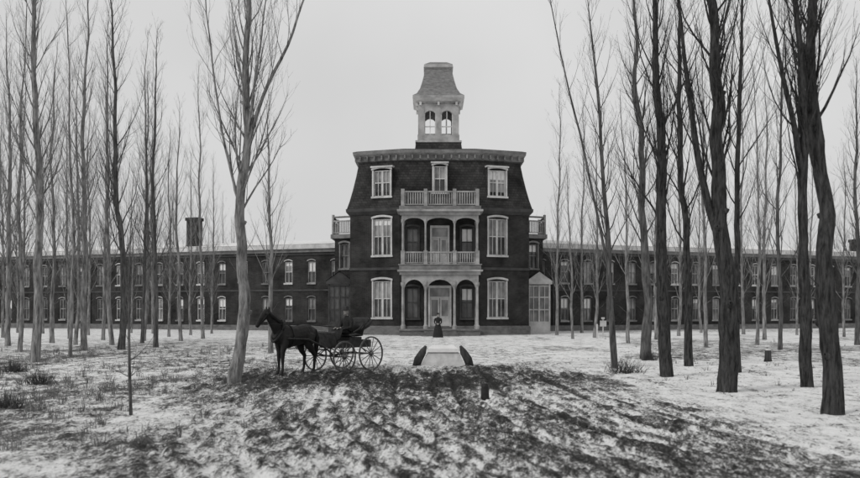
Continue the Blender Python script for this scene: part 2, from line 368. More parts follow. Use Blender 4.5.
# ---------------------------------------------------------------- ground
def axis(a,b,step,far,gr=1.12):
    m=list(np.arange(a,b,step));s=step;x=m[-1]
    r=[]
    while x<far: s*=gr;x+=s;r.append(x)
    return m,r
mx_,r=axis(-12,12,.045,700)
l=[-q for q in r];xs=np.array(sorted(l+mx_+r))
my,r=axis(9.0,30,.06,900,1.06);l=[];s=.085;y=9.0
while y>-60: s*=1.25;y-=s;l.append(y)
ys=np.array(sorted(l+my+r))
def drive(x,y):
    c=np.interp(y,[5,10,19,27,34],[1.3,1.0,.3,-.6,-.8]);h=np.interp(y,[5,10,19,27,34],[4.8,4.8,4.8,5.2,5.5])
    e=fbm(x*.5,y*.35,5)*2.4-1.2
    return (1-sst(-1.8,2.2,np.abs(x-c)-h+e*2.0))*(1-sst(26,34,y+e*4))
def bend(x,y): return x-np.interp(y,[5,9,12,15,20,30],[3.6,2.5,1.35,.6,.0,-.3])
def furrow(x,y):
    xw=bend(x,y)+.25*(fbm(x*.6,y*.3,61,2)-.5)
    a=fbm(xw*2.2,y*.14,8,3)-.5
    b=fbm(xw*6.5,y*.45,9,3)-.5
    c_=fbm(xw*13,y*1.5,19,2)-.5
    r=0
    for c,w in((-2.3,.08),(-1.0,.09),(.25,.07),(.62,.06),(1.9,.10),(3.3,.09)):
        r=r+np.exp(-((xw-c+.18*np.sin(y*.35+c*3))/w)**2)
    return a*.8+b*1.1+c_*.7,r
def height(x,y):
    D=drive(x,y);fade=1-sst(38,60,y)
    z=.10*(fbm(x*.3,y*.22,1)-.5)+.06*(fbm(x*2.2,y*2.2,2)-.5)+.05*(fbm(x*6,y*6,3,3)-.5)
    a,r=furrow(x,y)
    z=z+D*(.12*a-.06*r)
    return z*fade
def dirt(x,y):
    D=drive(x,y);a,r=furrow(x,y)
    d=.385*np.ones_like(x)
    d=d+.125*D+D*(.26*a+.12*r)
    d=d+.14*D*(fbm(x*.4,y*.2,91,2)-.5)*2
    left=sst(3.2,6,-x)*(1-sst(45,62,y))*sst(10,14,y)
    d=d+.08*left+.18*left*(fbm(x*.4,y*.16,31)*2-1)
    d=d+.12*np.exp(-((x+8.8)/1.7)**2-((y-20)/5.5)**2)
    d=d+.13*np.exp(-((y-24.5)/3.2)**2)*(1-sst(3.0,6.5,np.abs(x+.1)))
    d=d+.07*np.exp(-((y-40)/5)**2)*(fbm(x*.3,y*.3,12)*2-.8)
    right=sst(4.2,6,x)
    d=d+.14*right*(sst(.42,.62,fbm(x*.3,y*.14,44))-.3)
    d=d-.05*sst(55,62,y)
    return d
GX,GY=np.meshgrid(xs,ys);Z=height(GX,GY)
nx,ny=len(xs),len(ys)
V=np.stack([GX.ravel(),GY.ravel(),Z.ravel()],1)
idx=np.arange(nx*ny).reshape(ny,nx)
Fq=np.stack([idx[:-1,:-1].ravel(),idx[:-1,1:].ravel(),idx[1:,1:].ravel(),idx[1:,:-1].ravel()],1)
me=bpy.data.meshes.new('ground');me.vertices.add(len(V));me.vertices.foreach_set('co',V.ravel())
me.loops.add(Fq.size);me.loops.foreach_set('vertex_index',Fq.ravel().astype(np.int32))
me.polygons.add(len(Fq));me.polygons.foreach_set('loop_start',np.arange(0,Fq.size,4,dtype=np.int32));me.polygons.foreach_set('loop_total',np.full(len(Fq),4,dtype=np.int32))
me.update();me.validate();me.polygons.foreach_set('use_smooth',[True]*len(me.polygons))
a=me.attributes.new('dirt','FLOAT','POINT');a.data.foreach_set('value',dirt(GX,GY).ravel().astype(np.float32))
a=me.attributes.new('drive','FLOAT','POINT');a.data.foreach_set('value',drive(GX,GY).ravel().astype(np.float32))
gr=bpy.data.objects.new('ground',me);C.objects.link(gr)
m,nt,b=newmat('snowy_ground');N=nt.nodes.new;Lk=nt.links.new
tc=N('ShaderNodeTexCoord')
def noise(scale,vs,det=7,rough=.62,dist_=0):
    mp=N('ShaderNodeMapping');mp.inputs['Scale'].default_value=vs;Lk(tc.outputs['Object'],mp.inputs[0])
    n=N('ShaderNodeTexNoise');n.inputs['Scale'].default_value=scale;n.inputs['Detail'].default_value=det;n.inputs['Roughness'].default_value=rough;n.inputs['Distortion'].default_value=dist_
    Lk(mp.outputs[0],n.inputs['Vector']);return n.outputs['Fac']
def mth(op,a,b_,c=None):
    n=N('ShaderNodeMath');n.operation=op
    for i,v in enumerate((a,b_,c)):
        if v is None: continue
        if isinstance(v,(int,float)): n.inputs[i].default_value=v
        else: Lk(v,n.inputs[i])
    return n.outputs[0]
def mixf(f,a,b_):
    n=N('ShaderNodeMix');n.data_type='FLOAT'
    Lk(f,n.inputs[0]);Lk(a,n.inputs[2]);Lk(b_,n.inputs[3]);return n.outputs[0]
at=N('ShaderNodeAttribute');at.attribute_name='dirt';ad=N('ShaderNodeAttribute');ad.attribute_name='drive'
n_iso=noise(1.9,(1,.6,1),10,.76);n_st=noise(1,(4.5,1.2,1),10,.78,.2);n_fine=noise(15,(1,.45,1),6,.75);n_big=noise(.35,(1,1,1),4);n_xf=noise(42,(1,.5,1),3,.7)
nn=mixf(ad.outputs['Fac'],n_iso,n_st)
v=mth('ADD',nn,mth('MULTIPLY',mth('SUBTRACT',n_fine,.5),.75))
v=mth('ADD',v,mth('MULTIPLY',mth('SUBTRACT',n_xf,.5),.4))
v=mth('ADD',v,mth('MULTIPLY',mth('SUBTRACT',nn,.5),.35))
v=mth('ADD',v,mth('MULTIPLY',mth('SUBTRACT',n_big,.5),.2))
v=mth('ADD',v,mth('SUBTRACT',at.outputs['Fac'],.5))
rp=N('ShaderNodeValToRGB');Lk(v,rp.inputs[0])
e=rp.color_ramp.elements;e[0].position=.26;e[0].color=(.85,.85,.845,1);e[1].position=.74;e[1].color=(.022,.022,.021,1)
q=e.new(.42);q.color=(.70,.70,.695,1);q=e.new(.48);q.color=(.44,.44,.435,1);q=e.new(.54);q.color=(.19,.188,.185,1);q=e.new(.61);q.color=(.075,.074,.072,1)
Lk(rp.outputs[0],b.inputs['Base Color']);b.inputs['Roughness'].default_value=.9;b.inputs['Specular IOR Level'].default_value=.15
bp=N('ShaderNodeBump');bp.inputs['Strength'].default_value=.7;bp.inputs['Distance'].default_value=.06
Lk(v,bp.inputs['Height']);Lk(bp.outputs[0],b.inputs['Normal'])
me.materials.append(m)
def gz(x,y): return float(height(np.array([x]),np.array([y]))[0])
LV=[];LF=[]
n=70000
lx=rng.uniform(-16,16,n);ly=9.5+rng.random(n)**1.5*32
pr_=dirt(lx,ly)+.4*(fbm(lx*1.2,ly*.9,77)-.5)
keep=rng.random(n)<np.clip((pr_-.44)*2.2,0.03,.6)
lx=lx[keep];ly=ly[keep];lz=height(lx,ly)
for x,y,z in zip(lx,ly,lz):
    s=random.uniform(.012,.045);t_=random.uniform(0,6.28);k=len(LV);ti=random.uniform(-.6,.6);c,sn=math.cos(t_),math.sin(t_)
    for (a_,b2,h) in((-1,0,0),(0,-.55,.2),(1,0,.1),(0,.55,.5)):
        LV.append((x+s*(a_*c-b2*sn),y+s*(a_*sn+b2*c),z+.004+s*(h+.3*ti*a_+.3)))
    LF.append((k,k+1,k+2,k+3))
mkobj('fallen_leaves',LV,LF,'leaf')
WV=[];WF=[]
def tuft(x,y,nb,h,spread):
    z=gz(x,y)-.02
    for _ in range(nb):
        t_=random.uniform(0,6.28);r=random.uniform(0,spread*.4);hh=h*random.uniform(.25,1.1);o=random.uniform(.1,1)*spread
        x0=x+r*math.cos(t_);y0=y+r*math.sin(t_);w=random.uniform(.002,.006);k=len(WV)
        x1=x+o*.6*math.cos(t_);y1=y+o*.6*math.sin(t_);x2=x+o*1.8*math.cos(t_+.4);y2=y+o*1.8*math.sin(t_+.4)
        WV.extend([(x0-w,y0,z),(x0+w,y0,z),(x1+w*.8,y1,z+hh*.6),(x1-w*.8,y1,z+hh*.6),(x2,y2,z+hh*.9)])
        WF.extend([(k,k+1,k+2,k+3),(k+3,k+2,k+4)])
for _ in range(900):
    y=random.uniform(12,46);x=-random.uniform(.15,.6)*y+random.uniform(-1,1)
    if fbm(np.array([x*.4]),np.array([y*.16]),31)[0]>.44: tuft(x,y,random.randint(5,18),random.uniform(.08,.38),random.uniform(.1,.4))
for _ in range(160): tuft(random.gauss(-8.8,1.2),random.gauss(20,4),14,random.uniform(.15,.45),.25)
for _ in range(320):
    y=random.uniform(20,60);x=random.uniform(.2,.6)*y
    if random.random()<.5: tuft(x,y,9,random.uniform(.06,.28),.18)
for _ in range(320):
    y=random.uniform(10,30);x=random.uniform(-4,5);tuft(x,y,6,random.uniform(.04,.11),.12)
mkobj('dead_grass',WV,WF,'weed')
# ---------------------------------------------------------------- trees
def tube(V,Fc,pts,rad,n,rn=0):
    pts=np.asarray(pts,float);T=np.gradient(pts,axis=0);T/=np.linalg.norm(T,axis=1)[:,None]+1e-9
    ref=np.array([0,1.,0]) if abs(T[0][1])<.8 else np.array([1.,0,0])
    A=np.cross(T,ref);A/=np.linalg.norm(A,axis=1)[:,None]+1e-9;Bn=np.cross(T,A)
    th=np.arange(n)*2*math.pi/n;r=np.asarray(rad,float)[:,None]*np.ones(n)
    if rn: r=r*(1+rn*(rng.random(r.shape)-.5))
    R_=pts[:,None,:]+r[...,None]*(np.cos(th)[None,:,None]*A[:,None,:]+np.sin(th)[None,:,None]*Bn[:,None,:])
    k=len(V);V.extend(map(tuple,R_.reshape(-1,3)));m_=len(pts)
    for j in range(m_-1):
        for i in range(n):
            a_=k+j*n+i;b2=k+j*n+(i+1)%n;Fc.append((a_,b2,b2+n,a_+n))
def branch(V,Fc,o,d,L,r,lev,up=.25,dens=1.0):
    segs=(6,4,3)[lev];sides=(5,3,3)[lev];p=np.array(o,float);d=np.array(d,float);pts=[p.copy()];dirs=[d.copy()]
    for i in range(segs):
        d=d+np.array([random.gauss(0,.10),random.gauss(0,.10),up+random.gauss(0,.05)]);d/=np.linalg.norm(d)
        p=p+d*L/segs;pts.append(p.copy());dirs.append(d.copy())
    rad=[max(r*(1-.9*i/segs),.0018) for i in range(segs+1)]
    tube(V,Fc,pts,rad,sides)
    if lev<2:
        nb=(int(max(3,L*3.6)*dens) if lev==0 else int(max(2,L*3.2)))
        for k in range(nb):
            s=random.uniform(.12,1)*segs;i=min(int(s),segs-1);fr=s-i
            q=pts[i]*(1-fr)+pts[i+1]*fr;dd=dirs[i+1].copy();sd=rng.normal(size=3);sd-=dd*(sd@dd);sd/=np.linalg.norm(sd)+1e-9
            dd=dd*math.cos(.5)+sd*math.sin(random.uniform(.3,.7))
            branch(V,Fc,q,dd,L*(1-.6*s/segs)*random.uniform(.28,.5)+.15,max(rad[i]*.42,.003),lev+1,up*.7,dens)
def trunk_path(path,d,H,y0):
    P_=[(wx(x,d),wz(y,d)) for x,y in path];P_[0]=(P_[0][0],-.15)
    zs_=[p[1] for p in P_];xs_=[p[0] for p in P_]
    if zs_[-1]<H:
        sl=(xs_[-1]-xs_[-2])/(zs_[-1]-zs_[-2]);xs_.append(xs_[-1]+sl*.6*(H-zs_[-1]));zs_.append(H)
    return xs_,zs_
def maketree(name,path,w,H,mt,nb=34,cs=.22,blen=1.0,limbs=(),dens=1.0):
    y0=path[0][1];d=dist(y0);xs_,zs_=trunk_path(path,d,H,y0)
    big=w>=12
    V=[];Fc=[];n=max(14,int(H/(.2 if big else .45)));zz=np.linspace(zs_[0],H,n)
    xx=np.interp(zz,zs_,xs_)
    for _ in range(20 if big else 4): xx[1:-1]=(xx[:-2]+2*xx[1:-1]+xx[2:])/4
    sd=random.randint(0,999);r0=w/2*d/F0*.9
    wob=(vn(zz*.45,zz*0,sd)-.5)*r0*1.2+(vn(zz*1.3,zz*0,sd+9)-.5)*r0*.5;wob2=(vn(zz*.4,zz*0,sd+5)-.5)*r0*2.0
    tt=np.clip((zz-zz[0])/(H-zz[0]),0,1)
    rr=r0*(1-tt)**.8+.005
    rr=rr*(1+.22*np.exp(-(zz+.15)/.25))*(1+.14*(vn(zz*2.2,zz*0,sd+3)-.5)+.12*(vn(zz*.9,zz*0,sd+4)-.5))
    pts=np.stack([xx+wob-wob[0],d+wob2-wob2[0],zz],1)
    tube(V,Fc,pts,rr,14 if w>8 else 7,.16 if big else .12)
    if big: # knots and burrs
        for _ in range(9):
            i=random.randint(int(n*.08),int(n*.75));a_=random.uniform(0,6.28);o=pts[i]+np.array([math.cos(a_),math.sin(a_),0])*rr[i]*.55
            tube(V,Fc,[o,o+np.array([math.cos(a_)*rr[i]*.5,math.sin(a_)*rr[i]*.5,.03]),o+np.array([math.cos(a_)*rr[i]*.85,math.sin(a_)*rr[i]*.85,.05])],[rr[i]*.6,rr[i]*.45,rr[i]*.1],7,.2)
    az=random.uniform(0,6)
    def put(pts,rr,nb,c0,L0):
        nonlocal az
        m_=len(pts)
        for k in range(nb):
            t=c0+(1-c0)*(k+random.random())/nb;t=min(t,.985);f_=t*(m_-1);i=int(f_);q=pts[i]+(pts[min(i+1,m_-1)]-pts[i])*(f_-i)
            az+=2.4+random.gauss(0,.4);an=random.uniform(.38,.75)
            dr=(math.sin(an)*math.cos(az),math.sin(an)*math.sin(az),math.cos(an))
            L=L0*(1-t)**.7*random.uniform(.5,1.2)+.5
            branch(V,Fc,q,dr,L*blen,min(max(rr[i]*.28,.009),.034),0,.24,dens)
    put(pts,rr,int(nb*1.4),cs,H*.24)
    for _ in range(5):
        t=random.uniform(.12,cs);i=int(t*(n-1));a_=random.uniform(0,6.28)
        branch(V,Fc,pts[i],(math.cos(a_),math.sin(a_),.5),random.uniform(.3,1.1),.010,1,.15,1)
    for lp,lw in limbs:
        X=[wx(x,d) for x,y in lp];Zz=[wz(y,d) for x,y in lp];m_=16
        X[0]=float(np.interp(Zz[0],pts[:,2],pts[:,0]));Y0=float(np.interp(Zz[0],pts[:,2],pts[:,1]))
        t=np.linspace(0,1,m_);lz_=Zz[0]+(Zz[-1]-Zz[0])*t;lx_=np.interp(lz_,Zz,X)
        for _ in range(3): lx_[1:-1]=(lx_[:-2]+2*lx_[1:-1]+lx_[2:])/4
        lpnt=np.stack([lx_+.04*(vn(lz_*1.2,lz_*0,sd+31)-.5),Y0+.6*t*random.choice((-1,1)),lz_],1);lr=lw/2*d/F0*(1-.75*t)
        tube(V,Fc,lpnt,lr,8,.12);put(lpnt,lr,14,.2,2.6)
    return mkobj(name,V,Fc,mt,smooth=True)
tr=maketree
tr('poplar_tree',[(35,362),(38,200),(31,0)],10,19,'bark_l',36,.25)
tr('poplar_tree',[(8,346),(11,150),(5,0)],6.5,18,'bark_l',30,.2)
tr('poplar_tree',[(84,350),(83,150),(90,0)],7,19,'bark_l',30,.2)
tr('poplar_tree',[(121,349),(125,255),(115,170),(112,0)],7.5,20,'bark_m',34,.22)
tr('poplar_tree',[(131,415),(129,330),(131,250)],3.6,3.6,'bark_m',8,.4,.35)
tr('poplar_tree',[(156,347),(152,200),(158,0)],5.5,17,'bark_m',30,.2)
tr('poplar_tree',[(234,382),(240,200),(248,0)],14,15,'bark_l',34,.30,1.0,limbs=[([(243,150),(262,98),(292,45),(322,-40)],4.5),([(240,210),(222,130),(212,40),(208,-30)],3),([(241,175),(252,110),(262,50),(275,-30)],3.5)])
tr('poplar_tree',[(271,353),(270,200),(267,70),(266,40)],5.5,11.5,'bark_l',24,.25)
tr('poplar_tree',[(52,343),(50,150),(56,0)],5,18,'bark_l',26,.2)
tr('poplar_tree',[(103,340),(106,150),(102,0)],4,18,'bark_l',24,.2)
tr('poplar_tree',[(181,341),(176,200),(180,80)],4,15,'bark_l',24,.2)
tr('poplar_tree',[(20,352),(17,200),(24,0)],5,17,'bark_l',26,.2)
tr('poplar_tree',[(70,356),(72,200),(66,0)],4,16,'bark_l',26,.2)
tr('poplar_tree',[(142,343),(146,200),(150,0)],4,16,'bark_m',24,.2)
tr('poplar_tree',[(615,368),(607,250),(599,90),(588,0)],7,13,'bark_m',26,.25,limbs=[([(608,270),(585,150),(560,40),(548,-30)],3)])
tr('poplar_tree',[(646,358),(641,200),(632,0)],11,17,'bark_m',32,.25)
tr('poplar_tree',[(667,376),(661,200),(655,0)],13.5,16,'bark_d',32,.28)
tr('poplar_tree',[(689,366),(685,220),(677,0)],9.5,16,'bark_d',30,.25)
tr('poplar_tree',[(727,391),(725,260),(717,120),(712,0)],21,15,'bark_d',30,.33,limbs=[([(722,245),(704,195),(694,110),(682,-20)],9)])
tr('poplar_tree',[(737,373),(736,250),(743,0)],8,15,'bark_d',26,.3)
tr('poplar_tree',[(807,387),(802,220),(797,0)],13.5,14.5,'bark_d',28,.33,limbs=[([(803,175),(788,125),(772,70),(752,-20)],7)])
tr('poplar_tree',[(833,414),(827,260),(819,110),(816,0)],22,12.5,'bark_d',24,.42,limbs=[([(823,190),(812,150),(801,80),(786,-20)],6)])
tr('poplar_tree',[(780,350),(778,200),(785,0)],5,17,'bark_m',26,.2)
tr('poplar_tree',[(757,345),(759,200),(752,30)],4,16,'bark_l',24,.2)
tr('poplar_tree',[(857,345),(855,200),(852,0)],6,16,'bark_m',26,.2)
tr('poplar_tree',[(628,343),(626,200),(620,60)],4,15,'bark_l',22,.2)
tr('poplar_tree',[(573,339),(570,220),(562,120)],3,12,'bark_l',20,.2)
tr('poplar_tree',[(706,347),(703,200),(700,20)],4.5,17,'bark_l',24,.2)
protos=[]
for k in range(3):
    o=tr('poplar_tree',[((-28,905,-55)[k],338),((-25,902,-52)[k],160),((-28,905,-50)[k],40)],3.8,17+k,'bark_l',30,.15,.9);protos.append(o)  # background poplars: lighter bark colour stands in for distance haze
base=[wx((-28,905,-55)[k],dist(338)) for k in range(3)];d0=dist(338)
def inst(x,y,s):
    k=random.randrange(3);o=bpy.data.objects.new('poplar_tree',protos[k].data);C.objects.link(o);a_=random.uniform(0,6.28)
    o.matrix_world=Matrix.Translation((x,y,0))@Matrix.Rotation(a_,4,'Z')@Matrix.Scale(s,4)@Matrix.Translation((-base[k],-d0,0))
for (px,d) in((22,52),(68,58),(92,66),(140,54),(168,62),(200,58),(212,70),(-10,40),(44,70),(15,72),(112,48),(128,72),(76,48),(154,70),(190,66),(5,60),(592,60),(560,66),(655,56),(675,64),(720,58),(742,68),(768,56),(795,66),(845,62),(870,48),(585,72),(700,72),(810,74)):
    inst(wx(px+random.uniform(-4,4),d),d,random.uniform(.75,1.1))
far=empty('distant_trees')
for _ in range(16):
    sg=random.choice((-1,1));x=sg*random.uniform(28,75);y=random.uniform(118,140);k=random.randrange(3)
    o=bpy.data.objects.new('distant_poplar',protos[k].data);C.objects.link(o);o.parent=far
    o.matrix_world=Matrix.Translation((x,y,0))@Matrix.Rotation(random.uniform(0,6),4,'Z')@Matrix.Scale(random.uniform(.9,1.1),4)@Matrix.Translation((-base[k],-d0,0))
def shrub(px,py,w,h):
    d=dist(py);x=wx(px,d);V=[];Fc=[]
    for k in range(110):
        a_=random.uniform(0,6.28);an=random.uniform(.1,1.2)
        branch(V,Fc,(x+random.gauss(0,w*.2),d+random.gauss(0,w*.15),gz(x,d)-.02),(math.sin(an)*math.cos(a_),math.sin(an)*math.sin(a_),math.cos(an)),h*random.uniform(.4,1.1),.011,1,.05)
    mkobj('bare_shrub',V,Fc,'shrubm')
shrub(625,372,1.3,.5);shrub(40,385,.9,.4);shrub(14,372,.9,.4);shrub(648,360,.6,.4);shrub(300,349,.5,.4);shrub(8,408,.9,.3)
# ---------------------------------------------------------------- organic helpers
def etube(V,Fc,pts,ra,rb,n=14,lat=(0,1,0)):
    pts=np.asarray(pts,float);T=np.gradient(pts,axis=0);T/=np.linalg.norm(T,axis=1)[:,None]
    lat=np.asarray(lat,float);k=len(V);m_=len(pts)
    for j in range(m_):
        A=lat-T[j]*(lat@T[j]);
        if np.linalg.norm(A)<.1: A=np.cross(T[j],(0,0,1.))
        A/=np.linalg.norm(A);Bn=np.cross(T[j],A)
        for i in range(n):
            t=2*math.pi*i/n;V.append(tuple(pts[j]+A*ra[j]*math.cos(t)+Bn*rb[j]*math.sin(t)))
    for j in range(m_-1):
        for i in range(n):
            a_=k+j*n+i;b2=k+j*n+(i+1)%n;Fc.append((a_,b2,b2+n,a_+n))
    Fc.append(tuple(k+i for i in reversed(range(n))));Fc.append(tuple(k+(m_-1)*n+i for i in range(n)))
def rt(V,Fc,pts,rad,n=10): etube(V,Fc,pts,rad,rad,n)
def ball(V,Fc,c,r,n=10):
    c=np.array(c,float);r=np.array(r,float)*np.ones(3)
    zz=[-.98,-.8,-.5,0,.5,.8,.98];k=len(V)
    for z in zz:
        q=math.sqrt(1-z*z)
        for i in range(n):
            t=2*math.pi*i/n;V.append(tuple(c+r*np.array([q*math.cos(t),q*math.sin(t),z])))
    for j in range(len(zz)-1):
        for i in range(n):
            a_=k+j*n+i;b2=k+j*n+(i+1)%n;Fc.append((a_,b2,b2+n,a_+n))
    Fc.append(tuple(k+i for i in reversed(range(n))));Fc.append(tuple(k+(len(zz)-1)*n+i for i in range(n)))
def organic(name,V,Fc,vox,mats,rule,parent,sm=4):
    o=mkobj('tmp_'+name,V,Fc,None)
    r=o.modifiers.new('r','REMESH');r.mode='VOXEL';r.voxel_size=vox
    s=o.modifiers.new('s','SMOOTH');s.iterations=sm;s.factor=.5
    dg=bpy.context.evaluated_depsgraph_get();dg.update()
    me=bpy.data.meshes.new_from_object(o.evaluated_get(dg));me.name=name
    bpy.data.objects.remove(o)
    me.materials.clear()
    for q in mats: me.materials.append(M[q])
    for p in me.polygons:
        p.use_smooth=True;p.material_index=rule(p.center) if rule else 0
    ob=bpy.data.objects.new(name,me);C.objects.link(ob);ob.parent=parent;return ob
RZ=math.radians(180+50)
rigd=27.2;rigx=wx(317,rigd)
horse=empty('horse',(rigx,rigd,-.01),RZ);HX=1.0
V=[];Fc=[]
st=[(-.84,1.20,.09,.13),(-.76,1.22,.21,.24),(-.58,1.24,.28,.30),(-.35,1.23,.29,.30),(-.1,1.18,.29,.31),(.15,1.16,.29,.34),(.38,1.19,.26,.35),(.56,1.26,.21,.32),(.68,1.32,.12,.2)]
etube(V,Fc,[(x,0,z) for x,z,_,_ in st],[s[2] for s in st],[s[3] for s in st],16)
st=[(.42,1.30,.15,.27),(.60,1.45,.13,.24),(.76,1.62,.10,.18),(.90,1.78,.085,.145),(1.0,1.90,.075,.12)]
etube(V,Fc,[(x,0,z) for x,z,_,_ in st],[s[2] for s in st],[s[3] for s in st],14)
st=[(.93,1.93,.06,.08),(1.02,1.90,.085,.13),(1.14,1.79,.08,.13),(1.27,1.64,.058,.09),(1.36,1.53,.052,.075),(1.40,1.48,.04,.05)]
etube(V,Fc,[(x,0,z) for x,z,_,_ in st],[s[2] for s in st],[s[3] for s in st],12)
for sg in(-1,1):
    rt(V,Fc,[(.97,sg*.055,1.97),(.985,sg*.06,2.04),(.99,sg*.062,2.11)],[.035,.028,.008],6)
    fo=.06*sg
    rt(V,Fc,[(.42,sg*.17,1.20),(.45+fo*.3,sg*.17,.95),(.47+fo,sg*.16,.72),(.48+fo,sg*.16,.52),(.48+fo,sg*.16,.46),(.475+fo,sg*.16,.34),(.475+fo,sg*.16,.18),(.51+fo,sg*.16,.10),(.54+fo,sg*.16,.05),(.55+fo,sg*.16,.0)],[.13,.115,.08,.06,.056,.042,.042,.048,.06,.066],10)
    fo=-.07*sg
    rt(V,Fc,[(-.55,sg*.15,1.22),(-.50,sg*.17,1.05),(-.47+fo*.3,sg*.18,.88),(-.58+fo,sg*.17,.70),(-.70+fo,sg*.16,.55),(-.68+fo,sg*.16,.44),(-.66+fo,sg*.16,.18),(-.62+fo,sg*.16,.10),(-.59+fo,sg*.16,.05),(-.58+fo,sg*.16,0)],[.2,.18,.135,.085,.064,.05,.042,.05,.06,.066],10)
V=[(v[0]+HX,v[1],v[2]) for v in V]
organic('horse_body',V,Fc,.018,['horse'],None,horse,3)
V=[];Fc=[]
rt(V,Fc,[(-.80+HX,0,1.40),(-.92+HX,0,1.34),(-.98+HX,0,1.1),(-.97+HX,0,.8),(-.94+HX,.02,.52)],[.05,.06,.085,.075,.02],8)
for i in range(14):
    t=i/13;x=.50+.46*t;z=1.68+.28*t;rt(V,Fc,[(x+.02+HX,.0,z-.03),(x-.01+HX,.08,z-.08),(x-.02+HX,.12,z-.2)],[.03,.03,.008],6)
rt(V,Fc,[(1.0+HX,0,2.0),(1.08+HX,0,1.95),(1.16+HX,0,1.85)],[.035,.035,.01],6)
mkobj('mane_and_tail',V,Fc,'hair',horse,True)
V=[];Fc=[]
def hoop(cx,cz,ry,rz,tilt,r=.02,n=20):
    pts=[]
    for i in range(n+1):
        t=2*math.pi*i/n;lz=rz*math.sin(t);pts.append((cx+HX+lz*tilt,ry*math.cos(t),cz+lz))
    rt(V,Fc,pts,[r]*(n+1),6)
hoop(.58,1.36,.19,.33,-.55,.045);hoop(.2,1.17,.30,.35,0,.018);hoop(-.45,1.20,.30,.32,.1,.013)
rt(V,Fc,[(.2+HX,0,1.53),(-.2+HX,0,1.52),(-.8+HX,0,1.40)],[.015]*3,6)
for sg in(-1,1):
    rt(V,Fc,[(.95+HX,sg*.08,1.93),(1.1+HX,sg*.095,1.82),(1.31+HX,sg*.07,1.58)],[.012]*3,6)
    ball(V,Fc,(1.08+HX,sg*.1,1.87),(.045,.015,.045))
    rt(V,Fc,[(1.31+HX,sg*.07,1.58),(.65+HX,sg*.2,1.55),(-.1+HX,sg*.2,1.56),(-1.87+HX,sg*.1,1.42)],[.009]*4,5)
    rt(V,Fc,[(.5+HX,sg*.3,1.12),(-.3+HX,sg*.33,1.05),(-1.1+HX,sg*.33,.75)],[.013]*3,5)
mkobj('harness',V,Fc,'black',horse,True)
bug=empty('horse_buggy',(rigx,rigd,-.01),RZ)
def wheel(cx,cy,r):
    V=[];Fc=[];n=32
    for i in range(n):
        t=2*math.pi*i/n
        for (rr,yy) in((r,.018),(r,-.018),(r-.045,-.018),(r-.045,.018)): V.append((cx+rr*math.cos(t),cy+yy,r+rr*math.sin(t)))
    for i in range(n):
        a_=4*i;b2=4*((i+1)%n)
        for q in range(4): Fc.append((a_+q,b2+q,b2+(q+1)%4,a_+(q+1)%4))
    for i in range(14):
        t=2*math.pi*i/14;rt(V,Fc,[(cx,cy,r),(cx+(r-.03)*math.cos(t),cy,r+(r-.03)*math.sin(t))],[.015,.011],6)
    rt(V,Fc,[(cx,cy-.09,r),(cx,cy-.02,r),(cx,cy+.02,r),(cx,cy+.09,r)],[.04,.065,.065,.04],12)
    return V,Fc
i=1
for cx,r in((-.55,.50),(-1.75,.56)):
    for sg in(-1,1):
        V,Fc=wheel(cx,sg*.68,r);mkobj('wheel_%d'%i,V,Fc,'wheel',bug);i+=1
V=[];Fc=[]
for cx,r in((-.55,.50),(-1.75,.56)):
    rt(V,Fc,[(cx,-.68,r),(cx,.68,r)],[.025,.025],8)
    pts=[(cx,-.45+.9*q/8,r+.05+.2*math.sin(math.pi*q/8)) for q in range(9)];rt(V,Fc,pts,[.02]*9,6)
rt(V,Fc,[(-.55,0,.52),(-1.75,0,.58)],[.03,.03],8)
for sg in(-1,1):
    rt(V,Fc,[(-.55,sg*.3,.52),(-.3,sg*.36,.6),(.1,sg*.38,.85),(.7,sg*.37,1.08),(1.45,sg*.33,1.12)],[.025]*5,8)
rt(V,Fc,[(-.15,-.38,.72),(-.15,.38,.72)],[.022,.022],8)
mkobj('undercarriage_and_shafts',V,Fc,'wood',bug,True)
b=B();b.abox(-2.0,-.5,-.40,.40,.76,.80);b.abox(-2.0,-.5,-.42,-.40,.76,1.0);b.abox(-2.0,-.5,.40,.42,.76,1.0);b.abox(-2.02,-2.0,-.42,.42,.76,1.0)
b.abox(-1.6,-1.12,-.399,.399,.80,1.10);b.poly([(-.5,-.42,.76),(-.5,.42,.76),(-.36,.42,1.25),(-.36,-.42,1.25)])
b.poly([(-.36,-.42,1.25),(-.36,.42,1.25),(-.40,.42,1.30),(-.40,-.42,1.30)])
mkobj('buggy_body',b.V,b.F,'wood',bug)
V=[];Fc=[]
etube(V,Fc,[(-1.62,0,1.15),(-1.4,0,1.18),(-1.1,0,1.15)],[.46,.48,.46],[.05,.07,.05],14)
etube(V,Fc,[(-1.58,0,1.15),(-1.66,0,1.4),(-1.70,0,1.58)],[.46,.48,.44],[.05,.06,.04],14)
for sg in(-1,1): rt(V,Fc,[(-1.6,sg*.46,1.5),(-1.4,sg*.48,1.36),(-1.15,sg*.47,1.25)],[.03]*3,8)
for q in range(5):
    h=1.46+.045*q;xr=-1.84-.035*q
    pts=[(-1.5,-.47,1.3),(xr,-.50,h),(xr-.04,-.3,h+.04),(xr-.04,.3,h+.04),(xr,.50,h),(-1.5,.47,1.3)]
    rt(V,Fc,pts,[.03,.04,.045,.045,.04,.03],8)
mkobj('seat_and_folded_hood',V,Fc,'black',bug,True)
